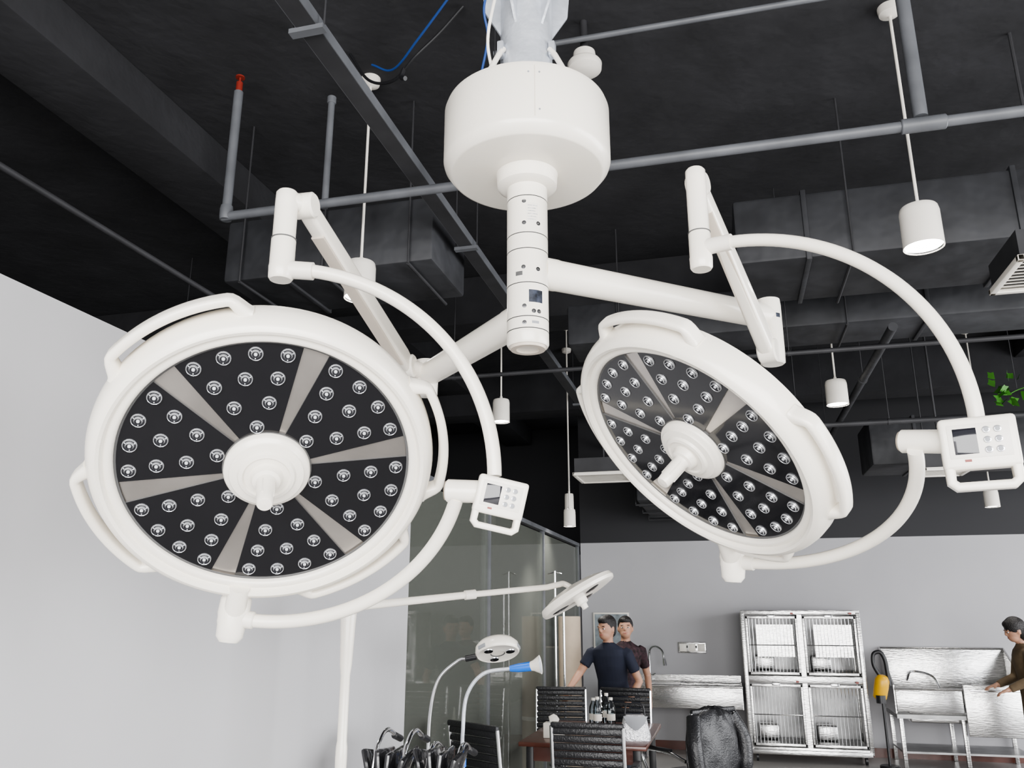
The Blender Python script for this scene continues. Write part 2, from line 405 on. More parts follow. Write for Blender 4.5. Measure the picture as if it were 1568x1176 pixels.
# ------------------------------------------------------------ room
def slab(name, x0, x1, y0, y1, z0, z1, m):
    b = MB(); b.box(((x0+x1)/2, (y0+y1)/2, (z0+z1)/2), (x1-x0, y1-y0, z1-z0), m); return b.finish(name)
slab('floor', -7, 7.5, -4, 13.2, -.1, 0, FLOORM)
slab('ceiling', -7, 7.5, -4, 13.2, CZ, CZ+.12, CEIL)
slab('wall_back', -1.88, 7.5, 10.9, 11.02, 0, CZ, WALL2)
slab('wall_left', -1.98, -1.86, -3.5, 4.72, 0, 2.487, WALLG)
slab('wall_far_left', -7.1, -7, -4, 13.2, 0, CZ, WALL2)
slab('wall_far_back', -7, -1.88, 13.1, 13.2, 0, CZ, WALL2)
slab('baseboard_back', -1.86, 7.5, 10.885, 10.9, 0, .1, WOOD)
g = MB()
for y0, y1 in ((4.75, 6.6), (6.64, 8.7), (8.74, 10.86)):
    g.box((-1.92, (y0+y1)/2, 1.22), (.012, y1-y0, 2.40), GLASS)
for y in (4.74, 6.62, 8.72, 10.88):
    g.box((-1.92, y, 1.235), (.05, .04, 2.47), PIPED, bev=.004)
g.box((-1.92, 7.8, 2.465), (.06, 6.2, .04), PIPED); g.box((-1.92, 7.8, .03), (.06, 6.2, .06), PIPED)
g.finish('glass_partition')
b = MB(); b.box((-3.05, 12.5, .85), (1.15, .5, 1.7), WOODL, bev=.01); b.box((-3.05, 12.245, .85), (.01, .02, 1.6), SEAM)
b.cyl((-3.0, 12.23, .8), (-3.0, 12.23, 1.1), .012, CHROME); b.finish('wood_cabinet')

b = MB()
for y0, y1, z in ((.6, 1.0, 4.2), (6.6, 7.0, 4.1), (9.6, 10.0, 4.0)):
    b.box((0, (y0+y1)/2, (z+CZ)/2), (14, y1-y0, CZ-z), CEIL, bev=.01)
for x in (-3.25, 3.4):
    b.box((x, 5, (4.28+CZ)/2), (.45, 16, CZ-4.28), CEIL, bev=.01)
b.finish('ceiling_beams')

def duct(name, x0, x1, y0, y1, z0, z1, m=DUCT, step=1.1, ax=0):
    b = MB(); b.box(((x0+x1)/2, (y0+y1)/2, (z0+z1)/2), (x1-x0, y1-y0, z1-z0), m, bev=.02)
    if ax == 0:
        x = x0+.4
        while x < x1:
            b.box((x, (y0+y1)/2, (z0+z1)/2), (.03, y1-y0+.03, z1-z0+.03), m, bev=.004); x += step
    else:
        y = y0+.4
        while y < y1:
            b.box(((x0+x1)/2, y, (z0+z1)/2), (x1-x0+.03, .03, z1-z0+.03), m, bev=.004); y += step
    for t in (.1, .5, .9):
        px = x0+(x1-x0)*t; py = y0+(y1-y0)*t
        if ax == 0: b.cyl((px, y0-.03, z0-.02), (px, y0-.03, CZ), .006, DARKP, seg=8); b.cyl((px, y0-.03, z0-.02), (px, y1+.03, z0-.02), .010, DARKP, seg=8)
        else: b.cyl((x0-.03, py, z0-.02), (x0-.03, py, CZ), .006, DARKP, seg=8); b.cyl((x0-.03, py, z0-.02), (x1+.03, py, z0-.02), .010, DARKP, seg=8)
    b.finish(name)
duct('air_duct', .17, 6.5, 4.6, 5.3, 3.56, 3.97)
duct('air_duct', -2.84, -1.50, 4.0, 4.6, 3.52, 3.92)
duct('air_duct', -1.0, .9, 7.8, 8.5, 3.02, 3.35)
duct('air_duct', 1.4, 6.0, 8.3, 9.0, 2.95, 3.4)
duct('air_duct', -.9, -.2, 8.8, 10.7, 2.75, 3.2, ax=1)
duct('air_duct', -1.1, 3.0, 6.0, 6.5, 3.62, 3.95)

def pipe(name, pts, r, m, joints=()):
    b = MB(); b.tube(pts, r, m, 16)
    for j in joints: b.cyl(V(*j[0]), V(*j[1]), r*1.35, m, seg=20, bev=.004)
    for p, q_ in zip(pts[:-1], pts[1:]):
        p = V(*p); q_ = V(*q_); L = (q_-p).length
        if L > 1.5 and abs(q_.z-p.z) < .1:
            n = int(L/2.4)
            for i in range(n):
                c0 = p.lerp(q_, (i+.5)/n); b.cyl(c0, V(c0.x, c0.y, CZ), .0035, DARKP, seg=8)
                dd = (q_-p).normalized(); b.cyl(c0-dd*.012, c0+dd*.012, r*1.2, m, seg=14)
    return b.finish(name)
pipe('ceiling_pipe', [(-2.47, 3.42, 3.62), (6.5, 3.42, 3.62)], .024, PIPED, [((.85, 3.42, 3.62), (1.03, 3.42, 3.62)), ((-.6, 3.42, 3.62), (-.5, 3.42, 3.62))])
pipe('ceiling_pipe', [(.934, 3.42, 3.655), (.934, 3.42, CZ)], .030, PIPED)
b = MB(); b.tube([(-2.45, 3.42, 3.64), (-2.45, 3.42, 3.8), (-2.45, 3.42, 4.38)], .025, PIPED, 16)
b.lathe([(.031, 3.60), (.034, 3.62), (.034, 3.66), (.031, 3.68)], (-2.45, 3.42, 0), (0, 0, 1), PIPED, 20)
b.cyl((-2.45, 3.42, 4.38), (-2.45, 3.42, 4.44), .018, RED); b.cyl((-2.45, 3.42, 4.44), (-2.45, 3.42, 4.47), .006, RED); b.cyl((-2.45, 3.42, 4.47), (-2.45, 3.42, 4.478), .025, RED)
b.finish('fire_sprinkler')
pipe('ceiling_pipe', [(-1.92, 3.5, 3.64), (-1.92, 3.5, 4.30)], .018, PIPED, [((-1.92, 3.5, 4.27), (-1.92, 3.5, 4.31))])
pipe('ceiling_pipe', [(-1.0, 3.49, 4.4), (6, 3.49, 4.4)], .015, PIPED)
pipe('ceiling_pipe', [(-2.52, -1, 3.2), (-2.52, 3.6, 3.2)], .014, DARKP, [((-2.52, 3.55, 3.2), (-2.52, 3.75, 3.2))])
pipe('ceiling_pipe', [(-5.5, 5.6, 3.3), (6.5, 5.6, 3.3)], .016, DARKP)
pipe('ceiling_pipe', [(-.3, 7.3, 3.15), (6.5, 7.3, 3.15)], .022, DARKP)
pipe('ceiling_pipe', [(1.15, 5.5, 3.4), (1.15, 10.7, 3.4)], .03, DUCT)
b = MB()
TX = -1.38
for dx in (-.04, .04): b.box((TX+dx, 5.9, 3.72), (.006, 9.8, .05), PIPED)
b.box((TX, 5.9, 3.697), (.08, 9.8, .006), DARKP)
for i in range(5):
    y = 2.3+i*1.95
    b.box((TX, y, 3.685), (.14, .035, .02), PIPED)
    for dx in (-.065, .065): b.cyl((TX+dx, y, 3.68), (TX+dx, y, CZ), .004, DARKP, seg=8)
b.finish('cable_tray')
def KS(x, y, z): return K(x*1.23, y*1.23, 1.6+(z-1.6)*1.23)
b = MB()
b.tube(catmull([KS(-.60, 3.0, 3.86), KS(-.50, 2.95, 3.80), KS(-.38, 2.8, 3.83), KS(-.2, 2.6, 3.93), KS(-.12, 2.5, 3.99)]), .006, BLUEC, 8)
b.finish('blue_cable')
b = MB()
b.tube(catmull([KS(-.72, 3.1, 3.99), KS(-.62, 3.05, 3.82), KS(-.50, 2.97, 3.76), KS(-.40, 2.88, 3.81), KS(-.30, 2.85, 3.90), KS(-.2, 2.8, 3.99)]), .008, BLACK, 8)
b.tube(catmull([KS(-.45, 2.92, 3.78), KS(-.46, 2.92, 3.74), KS(-.44, 2.90, 3.72)]), .012, BLACK, 8)
b.finish('black_cable')
b = MB(); o = K(.37, 3.57, 0)
b.lathe([(.03, 4.24), (.055, 4.245), (.085, 4.26), (.088, 4.29), (.082, 4.30), (.06, 4.315), (.055, 4.36), (.02, 4.365), (.018, CZ)], o, (0, 0, 1), [WHITE2]*6+[DARKP]*2, 40)
b.finish('ceiling_speaker')

def pendant(x, y, z, r, h=.17):
    b = MB()
    b.lathe([(r*.94, -h/2+.004), (r, -h/2), (r*.985, h/2-.03), (r*.93, h/2-.006), (r*.88, h/2), (0, h/2)], (x, y, z), (0, 0, 1), WHITE2, 40, cap=False)
    b.lathe([(r*.94, -h/2+.004), (r*.90, -h/2+.010), (0, -h/2+.010)], (x, y, z), (0, 0, 1), [CHROME, LAMPGLOW], 40, cap=False)
    b.cyl((x, y, z+h/2), (x, y, z+h/2+.03), .012, WHITE2, seg=14)
    b.cyl((x, y, z+h/2), (x, y, CZ-.03), .0075, WHITE2, seg=10)
    b.lathe([(.02, CZ-.055), (.05, CZ-.04), (.055, CZ-.015), (.055, CZ)], (x, y, 0), (0, 0, 1), WHITE2, 28)
    b.finish('pendant_light')
    l = bpy.data.lights.new('pendant_bulb', 'SPOT'); l.energy = 55; l.spot_size = math.radians(110); l.spot_blend = .8; l.shadow_soft_size = r*.8; l.color = (1, .97, .92)
    o = bpy.data.objects.new('pendant_bulb', l); bpy.context.scene.collection.objects.link(o); o.location = (x, y, z-h/2-.02)
for x, y, z, r in ((-1.484, 3.016, 2.985, .066), (.795, 3.117, 3.005, .072), (-1.533, 5.52, 3.0, .062), (.773, 5.59, 3.0, .07)):
    f = 1.23
    pendant(x*f+(.03 if x < 0 else 0), y*f, 1.6+(z-1.6)*f, r*f, .165*f)
for x, y, z, r in ((-1.5, 8.1, 2.51, .06), (2.65, 9.3, 2.72, .07), (-1.65, 8.9, 2.78, .05)):
    pendant(x, y, z, r)

def vent(x, y, z, w, d_, rod=True):
    b = MB()
    for sx in (-1, 1): b.box((x+sx*(w/2-.015), y, z), (.03, d_, .03), WHITE2, bev=.004)
    for sy in (-1, 1): b.box((x, y+sy*(d_/2-.015), z), (w, .03, .03), WHITE2, bev=.004)
    n = int(d_/.045)
    for i in range(n): b.box((x, y-d_/2+.04+i*(d_-.08)/max(1, n-1), z), (w-.05, .022, .004), WHITE2, R=Matrix.Rotation(.6, 3, 'X'))
    b.box((x, y, z+.08), (w-.03, d_-.03, .13), DARKP)
    if rod: b.cyl((x, y, z+.14), (x, y, CZ), .01, DARKP, seg=8)
    b.finish('air_vent')
vent(1.63, 4.20, 3.19, .46, .46)
vent(-1.05, 7.45, 2.80, .5, .5)
vent(1.9, 7.9, 2.8, .4, .4)

def ivy(c, n, s):
    b = MB(); c = Vector(c)
    b.cyl(c, V(c.x, c.y, CZ), .003, DARKP, seg=6)
    pts = [c+V((i-2)*s*.4, random.uniform(-.03, .03), random.uniform(-.3, .3)*s) for i in range(5)]
    b.tube(catmull(pts, 5), .004, GREEN, 6)
    for i in range(n):
        p = c+V(random.uniform(-1, 1)*s, random.uniform(-.06, .06), random.uniform(-.7, .7)*s)
        R = Matrix.Rotation(random.uniform(0, 6.28), 3, 'Z') @ Matrix.Rotation(random.uniform(-1, 1), 3, 'X') @ Matrix.Rotation(random.uniform(-1, 1), 3, 'Y')
        w = random.uniform(.03, .05)
        P = [V(0, 0, -1.2), V(.6, 0, -.5), V(.95, .1, .1), V(.45, 0, .35), V(.0, .1, 1.), V(-.45, 0, .35), V(-.95, .1, .1), V(-.6, 0, -.5)]
        b.poly([p+R @ (v*w) for v in P], GREEN)
    b.finish('ivy_plant')
ivy(K(4.02, 6.27, 3.32), 26, .18)

# ------------------------------------------------------------ back-wall furniture
def caster(b, x, y, r=.04, z=0):
    b.cyl((x-.012, y, r), (x+.012, y, r), r, BLACK, seg=18); b.box((x, y, r*2+.01), (.035, .03, .04), CHROME)
b = MB(); X0, X1, Y0, Y1, Z0, Z1 = .12, 1.38, 10.28, 10.84, .13, 1.60
XM = (X0+X1)/2
for x in (X0, X1):
    b.box((x, (Y0+Y1)/2, (Z0+Z1)/2), (.02, Y1-Y0, Z1-Z0), STEEL)
    for y in (Y0, Y1): b.box((x, y, (Z0+Z1)/2), (.045, .045, Z1-Z0), STEEL, bev=.005)
b.box((XM, Y1, (Z0+Z1)/2), (X1-X0, .01, Z1-Z0), DSTEEL)
for z, t in ((Z1, .05), (.87, .08), (Z0, .06)):
    b.box((XM, (Y0+Y1)/2, z), (X1-X0, Y1-Y0, .015), DSTEEL); b.box((XM, Y0, z), (X1-X0+.04, .03, t), STEEL, bev=.004)
b.box((XM, (Y0+Y1)/2, (Z0+Z1)/2), (.015, Y1-Y0, Z1-Z0), DSTEEL); b.box((XM, Y0-.003, (Z0+Z1)/2), (.05, .02, Z1-Z0), STEEL)
for cx0, cx1 in ((X0+.03, XM-.03), (XM+.03, X1-.03)):
    for z0, z1, glass in ((Z0+.04, .82, False), (.92, Z1-.04, True)):
        y = Y0-.025
        for z in (z0+.015, z1-.015): b.box(((cx0+cx1)/2, y, z), (cx1-cx0, .02, .03), STEEL, bev=.003)
        for x in (cx0+.012, cx1-.012): b.box((x, y, (z0+z1)/2), (.024, .02, z1-z0), STEEL, bev=.003)
        b.cyl((cx0, y, (z0+z1)/2), (cx1, y, (z0+z1)/2), .006, CHROME, seg=8)
        n = 15
        for i in range(1, n): b.cyl((cx0+(cx1-cx0)*i/n, y, z0), (cx0+(cx1-cx0)*i/n, y, z1), .0028, CHROME, seg=6)
        if glass: b.box(((cx0+cx1)/2+.03, y+.012, (z0+z1)/2+.05), (cx1-cx0-.16, .004, (z1-z0)*.55), STEEL)
        b.box(((cx0+cx1)/2, y-.01, z1+.0), (.09, .012, .03), CHROME, bev=.003)
        b.box((cx1-.05, y-.008, z1+.03), (.03, .006, .02), RED)
        b.box(((cx0+cx1)/2, Y0+.2, z0+.02), (cx1-cx0-.02, .45, .02), DSTEEL)
        b.box(((cx0+cx1)/2-.1, Y0+.3, z0+.12), (.22, .2, .16), STEEL, bev=.02)
b.box((XM, Y0-.02, Z0-.02), (X1-X0, .05, .05), STEEL, bev=.005)
for x in (X0+.06, X1-.06):
    for y in (Y0+.05, Y1-.05): caster(b, x, y, .045)
b.finish('pet_cage')

b = MB(); x0, x1, y0, y1 = -1.16, .06, 10.22, 10.86
b.box(((x0+x1)/2, y0, .66), (x1-x0, .012, .24), STEEL, bev=.003); b.box(((x0+x1)/2, y1, .70), (x1-x0, .012, .32), STEEL)
for x in (x0, x1): b.box((x, (y0+y1)/2, .66), (.012, y1-y0, .24), STEEL)
b.box(((x0+x1)/2, (y0+y1)/2, .56), (x1-x0, y1-y0, .012), DSTEEL)
b.tube([(x0, y0, .78), (x1, y0, .78), (x1, y1, .78), (x0, y1, .78), (x0, y0, .78)], .014, STEEL, 10)
b.box((x0+.25, (y0+y1)/2, .775), (.5, y1-y0, .012), STEEL)
b.box((-.32, 10.5, .28), (.26, .36, .56), WHITE2, bev=.015); b.box((-.32, 10.5, .02), (.5, .5, .04), WHITE2, bev=.01)
b.cyl((-.32, 10.42, .0), (-.32, 10.42, .6), .035, STEEL)
b.box((-.17, 10.3, .5), (.35, .1, .03), STEEL, R=Matrix.Rotation(.5, 3, 'Y'))
b.finish('wash_sink_table')
b = MB(); fx = -1.02
b.tube(catmull([(fx, 10.75, .80), (fx, 10.75, 1.08), (fx+.02, 10.72, 1.17), (fx+.09, 10.66, 1.20), (fx+.17, 10.6, 1.15), (fx+.19, 10.58, 1.05)]), .013, CHROME, 12)
b.cyl((fx+.19, 10.58, 1.06), (fx+.20, 10.57, .98), .02, CHROME, .026); b.cyl((fx, 10.75, .795), (fx, 10.75, .84), .026, CHROME, bev=.004); b.cyl((fx, 10.75, .85), (fx+.07, 10.72, .88), .008, CHROME)
b.finish('kitchen_faucet')
b = MB(); b.box((-.5, 10.888, 1.18), (.34, .02, .13), STEEL, bev=.006)
for i in range(3): b.box((-.61+.11*i, 10.876, 1.18), (.085, .008, .09), WHITE2, bev=.003)
for i in range(2): b.box((-.56+.11*i, 10.87, 1.19), (.02, .006, .03), SEAM)
b.finish('wall_outlet_panel')
b = MB(); b.box((-1.50, 10.888, 1.38), (.46, .02, .44), WHITE2, bev=.003); b.box((-1.50, 10.877, 1.38), (.42, .004, .40), POSTERM); b.finish('wall_poster')
b = MB(); b.lathe([(.10, 0), (.12, .01), (.12, 1.55), (.115, 1.56), (.05, 1.56), (.05, 1.50), (0, 1.50)], (-1.71, 9.1, 0), (0, 0, 1), BEIGE, 36)
b.lathe([(.1205, .5), (.1215, .5), (.1215, .54), (.1205, .54)], (-1.71, 9.1, 0), (0, 0, 1), WHITE2, 36, cap=False); b.finish('paper_roll')
b = MB()
for dx in (0, .07):
    b.cyl((-1.68+dx, 8.2+dx, .05), (-1.68+dx, 8.2+dx, 2.0-dx*3), .012, CHROME, seg=10); b.tube([(-1.75+dx, 8.2+dx, 1.97-dx*3), (-1.68+dx, 8.2+dx, 1.99-dx*3), (-1.61+dx, 8.2+dx, 1.97-dx*3)], .006, CHROME, 8)
for i in range(5):
    a_ = i*1.2566
    b.tube([(-1.64, 8.2, .1), (-1.64+.16*math.cos(a_), 8.2+.16*math.sin(a_), .06)], .012, CHROME, 8); b.ell((-1.64+.16*math.cos(a_), 8.2+.16*math.sin(a_), .03), (.025, .025, .03), BLACK, sub=2)
b.finish('iv_stand')

b = MB(); x0, x1, y0, y1 = 1.66, 2.97, 10.2, 10.86
b.box(((x0+x1)/2, y1, .90), (x1-x0, .012, .62), STEEL, bev=.003)
for x in (x0, x1):
    P = [V(x, y0, .55), V(x, y0, .84), V(x, y1, 1.2), V(x, y1, .55)]
    b.rings([[p+V(-.006, 0, 0) for p in P], [p+V(.006, 0, 0) for p in P]], STEEL)
    b.tube([V(x, y0, .84), V(x, y1, 1.2)], .012, STEEL, 8)
b.tube([(x0, y1, 1.2), (x1, y1, 1.2)], .014, STEEL, 8)
b.box((x0+.34, y0, .68), (.66, .014, .22), STEEL, bev=.004)
b.box((x1-.32, y0-.02, .60), (.62, .02, .52), STEEL, bev=.008); b.box((x1-.32, y0-.034, .80), (.5, .012, .02), CHROME, bev=.003)
b.tube([(x0, y0, .80), (x1, y0, .80)], .014, STEEL, 8)
b.box(((x0+x1)/2, (y0+y1)/2, .52), (x1-x0, y1-y0, .04), DSTEEL)
b.box(((x0+x1)/2, (y0+y1)/2, .50), (x1-x0-.3, y1-y0-.2, .1), STEEL, bev=.02)
for x in (x0+.04, (x0+x1)/2, x1-.04):
    for y in (y0+.04, y1-.04): b.box((x, y, .26), (.04, .04, .52), STEEL, bev=.004)
b.box(((x0+x1)/2, (y0+y1)/2, .16), (x1-x0-.05, y1-y0-.05, .02), DSTEEL)
b.tube(catmull([(x0+.25, y1-.04, .85), (x0+.3, y1-.12, .95), (x0+.5, y1-.2, .9), (x0+.55, y1-.3, .7)]), .012, CHROME, 8)
b.finish('pet_grooming_tub')
b = MB(); px, py = 1.52, 10.12
b.cyl((px, py, .04), (px, py, .75), .014, BLACK); b.cyl((px, py, 0), (px, py, .04), .10, BLACK, seg=28, bev=.008)
b.lathe([(.05, -.13), (.07, -.11), (.075, .0), (.073, .08), (.05, .12), (.03, .13)], (px, py, .82), (.2, -.2, .95), YELLOW, 28)
b.cyl((px-.02, py-.03, .66), (px-.02, py-.03, .74), .05, BLACK)
b.tube(catmull([(px, py, .94), (px-.05, py, 1.05), (px-.04, py, 1.16), (px+.03, py, 1.18), (px+.07, py, 1.10), (px+.08, py, .98), (px+.09, py, .84)]), .022, BLACK, 12)
b.finish('pet_hair_dryer')

# ------------------------------------------------------------ table + chairs
b = MB(); tx0, tx1, ty0, ty1 = -1.47, -.60, 5.85, 7.05
b.box(((tx0+tx1)/2, (ty0+ty1)/2, .735), (tx1-tx0, ty1-ty0, .03), WOOD, bev=.006)
for x in (tx0+.07, tx1-.07):
    for y in (ty0+.07, ty1-.07): b.box((x, y, .36), (.05, .05, .72), BLACK, bev=.004)
b.box(((tx0+tx1)/2, ty0+.07, .67), (tx1-tx0-.14, .03, .09), WOOD); b.box(((tx0+tx1)/2, ty1-.07, .67), (tx1-tx0-.14, .03, .09), WOOD)
b.finish('conference_table')

def office_chair(x, y, yaw, arms=True, jacket=False):
    M = Matrix.Translation((x, y, 0)) @ Matrix.Rotation(yaw, 4, 'Z'); b = MB(M)   # faces -Y, back at +Y
    b.box((0, 0, .46), (.46, .45, .06), BLACKL, bev=.02, seg=3)
    for sx in (-.22, .22):
        b.tube(catmull([(sx, .18, .43), (sx, .24, .50), (sx, .27, .70), (sx, .30, .93)]), .013, CHROME, 10)
        if arms: b.tube(catmull([(sx*1.12, .25, .62), (sx*1.15, .1, .66), (sx*1.15, -.12, .66), (sx*1.12, -.17, .60), (sx*1.05, -.1, .46)]), .013, CHROME, 10); b.box((sx*1.15, 0, .675), (.04, .24, .02), BLACK, bev=.006)
    for i in range(9):
        z = .54+i*.045; yy = .235+.045*(z-.5)/.43*1.4
        b.box((0, yy, z), (.44, .022, .040), BLACKL, bev=.008)
    b.box((0, .30, .935), (.45, .03, .035), BLACKL, bev=.01)
    b.cyl((0, 0, .12), (0, 0, .44), .025, CHROME)
    for i in range(5):
        a_ = i*2*math.pi/5; e_ = (.26*math.cos(a_), .26*math.sin(a_))
        b.tube([(0, 0, .13), (e_[0], e_[1], .07)], [.022, .014], CHROME, 8); b.ell((e_[0], e_[1], .03), (.028, .028, .03), BLACK, sub=2)
    if jacket:      # jacket draped over the backrest
        b.M = M @ Matrix.Translation((0, .29, 0)); R = []
        for i, (z, rx, ry) in enumerate(((.45, .20, .06), (.52, .24, .08), (.62, .25, .085), (.75, .25, .08), (.84, .24, .075), (.91, .20, .065), (.95, .11, .045), (.965, .05, .02))):
            R.append([((rx+.025*math.sin(5*a_+i))*math.cos(a_), (ry+.022*math.sin(7*a_+i*2))*math.sin(a_), z) for a_ in [2*math.pi*k/40 for k in range(40)]])
        b.rings(R, BLACKL)
        for sx in (-1, 1): b.tube(catmull([(sx*.19, .0, .90), (sx*.25, .05, .75), (sx*.24, .06, .55), (sx*.22, .04, .36)]), [.05]*8+[.055]*8+[.045]*8+[.04], BLACKL, 14)
    return b.finish('office_chair')
office_chair(-.90, 5.60, math.pi)
office_chair(-1.42, 5.38, 2.6, False)
office_chair(-1.50, 7.45, .15, False)
office_chair(-.98, 7.48, -.05)
office_chair(-.40, 6.50, -math.pi/2-.7, True, True)
b = MB(Matrix.Translation((-.70, 6.12, .75)) @ Matrix.Rotation(.2, 4, 'Z'))
b.sweep([(0, 0, 0), (0, 0, .03), (0, 0, .14), (0, 0, .165)], rrect(.10, .20, .02), BAGM, [1, 1.05, .8, .62], up=(0, 1, 0))
b.sweep([(0, -.052, .16), (0, -.058, .11), (0, -.056, .07)], rrect(.17, .006, .002), GREYB, [(1, 1), (.7, 1), (.15, 1)], up=(1, 0, 0))
b.tube(catmull([(-.07, 0, .16), (-.05, 0, .23), (.05, 0, .23), (.07, 0, .16)]), .006, BLACK, 8)
b.finish('handbag')
for x, y, h in ((-1.02, 6.5, .24), (-.93, 6.58, .23), (-.98, 6.7, .25), (-1.07, 6.62, .22)):
    b = MB(); b.lathe([(.028, 0), (.032, .008), (.032, h*.6), (.030, h*.72), (.014, h*.88), (.013, h*.93)], (x, y, .75), (0, 0, 1), BOTTLE, 20)
    b.lathe([(.0325, h*.3), (.0325, h*.5)], (x, y, .75), (0, 0, 1), WHITE2, 20, cap=False); b.cyl((x, y, .75+h*.92), (x, y, .75+h), .015, WHITE2, seg=14); b.finish('water_bottle')
b = MB(); b.box((-1.27, 6.1, .80), (.14, .09, .10), WHITE2, bev=.006); b.box((-1.27, 6.1, .852), (.08, .03, .006), GREYB)
b.sweep([(-1.27, 6.1, .852), (-1.27, 6.1, .88), (-1.26, 6.1, .90)], rrect(.03, .06, .01), WHITE2, [1, 1.3, .5], up=(0, 1, 0)); b.finish('tissue_box')

# ------------------------------------------------------------ mobile exam lights
def wheels_base(b, x, y, r=.24, m=WHITE2, n=5):
    for i in range(n):
        a_ = i*2*math.pi/n+.3; e_ = (x+r*math.cos(a_), y+r*math.sin(a_))
        b.tube([(x, y, .12), (x+.5*r*math.cos(a_), y+.5*r*math.sin(a_), .10), (e_[0], e_[1], .075)], [.025, .02, .014], m, 10)
        b.cyl((e_[0]-.01, e_[1], .028), (e_[0]+.01, e_[1], .028), .028, BLACK, seg=16)
    b.lathe([(.035, .08), (.045, .10), (.045, .15), (.025, .17)], (x, y, 0), (0, 0, 1), m, 24)
b = MB(); o = K(-.660, 3.425, 0)
wheels_base(b, o.x, o.y)
b.lathe([(.016, .15), (.016, 1.02), (.022, 1.02), (.023, 1.06), (.022, 1.10), (.019, 1.12), (.019, 1.36), (.024, 1.40), (.030, 1.55), (.033, 1.60), (.030, 1.625), (.015, 1.63)], o, (0, 0, 1), WHITE, 28)
b.cyl(K(-.69, 3.425, 1.605), K(-.63, 3.425, 1.605), .022, WHITE2, bev=.003)
A0, A1, A2 = V(-.66, 3.425, 1.62), V(-.18, 3.66, 1.675), V(.16, 3.79, 1.71)
b.tube([K(*A0), K(*A1)], [.017, .015], WHITE, 16); b.tube([K(*(A1-(A1-A0)*.05)), K(*(A1+(A2-A1)*.06))], .020, WHITE2, 18); b.tube([K(*A1), K(*A2)], .013, WHITE, 16)
HC = V(.305, 3.82, 1.665)
b.tube([K(*p) for p in catmull([A2, A2+V(.05, .02, .012), V(.24, 3.83, 1.725), HC+V(-.01, .005, .03)])], .013, WHITE, 14)
b.M = frame(K(*HC), K(.50, -.13, -.85), K(.85, .1, .5))
b.lathe([(.0, .006), (.05, .006), (.055, .006), (.15, .004), (.165, .004), (.182, .001), (.187, -.012), (.18, -.030), (.12, -.050), (.05, -.060), (0, -.062)], (0, 0, 0), (0, 0, 1), WHITE, 64, cap=False)
for k in range(3):
    a_ = k*2.094+.5
    b.ell((.10*math.cos(a_), .10*math.sin(a_), .004), (.044, .032, .006), PANEL, R=Matrix.Rotation(a_, 3, 'Z'))
b.lathe([(.03, 0), (.028, .03), (.016, .035), (.014, .055), (0, .057)], (0, 0, 0), (0, 0, 1), WHITE2, 24)
b.M = Matrix.Identity(4)
b.finish('mobile_exam_light')
b = MB(); o = K(-.447, 4.68, 0); wheels_base(b, o.x, o.y, .20, CHROME)
b.tube([K(-.447, 4.68, .15), K(-.445, 4.68, .80)], .014, WHITE, 12)
b.tube(catmull([K(-.445, 4.68, .80), K(-.4365, 4.67, 1.085), K(-.394, 4.66, 1.254), K(-.296, 4.65, 1.346), K(-.24, 4.64, 1.362)]), .009, CHROME, 12)
b.tube([K(-.25, 4.64, 1.360), K(-.19, 4.63, 1.372)], .016, BLACK, 14)
b.M = frame(K(-.077, 4.62, 1.39), K(.12, -.42, -.9), K(0, 0, 1))
b.lathe([(0, .0), (.035, .0), (.04, .004), (.105, .002), (.112, .006), (.118, 0), (.120, -.015), (.116, -.04), (.095, -.062), (.05, -.075), (0, -.078)], (0, 0, 0), (0, 0, 1), [WHITE, SEAM, WHITE2, WHITE, WHITE, WHITE, WHITE, WHITE, WHITE, WHITE], 48, cap=False)
for k in range(3):
    a_ = k*2.094+.5; b.lathe([(.026, 0), (.024, .004), (0, .005)], (.07*math.cos(a_), .07*math.sin(a_), .004), (0, 0, 1), [CHROME, PANEL], 20)
    b.box((.117*math.cos(a_), .117*math.sin(a_), -.012), (.012, .05, .02), GREYB, R=Matrix.Rotation(a_, 3, 'Z'), bev=.003)
b.M = Matrix.Identity(4); b.finish('mobile_exam_light')
b = MB(); o = K(-.2545, 4.55, 0); wheels_base(b, o.x, o.y, .18, WHITE2)
b.tube([K(-.2545, 4.55, .15), K(-.2545, 4.55, .84)], .013, WHITE, 12); b.cyl(K(-.2545, 4.55, .84), K(-.2545, 4.55, .90), .02, BLUE)
b.tube(catmull([K(-.2545, 4.55, .9), K(-.2545, 4.55, 1.0), K(-.237, 4.55, 1.18), K(-.151, 4.54, 1.29), K(.0, 4.52, 1.318)]), .010, PIPEW, 12)
b.tube([K(-.01, 4.52, 1.317), K(.035, 4.51, 1.322), K(.10, 4.50, 1.33)], [.015, .022, .024], BLUE, 18)
b.lathe([(.022, 0), (.028, .02), (.045, .05), (.048, .055), (.040, .054), (0, .04)], K(.095, 4.50, 1.33), K(.95, -.2, .16), [WHITE, WHITE, WHITE, WHITE, LEDLENS], 28)
b.finish('mobile_exam_light')

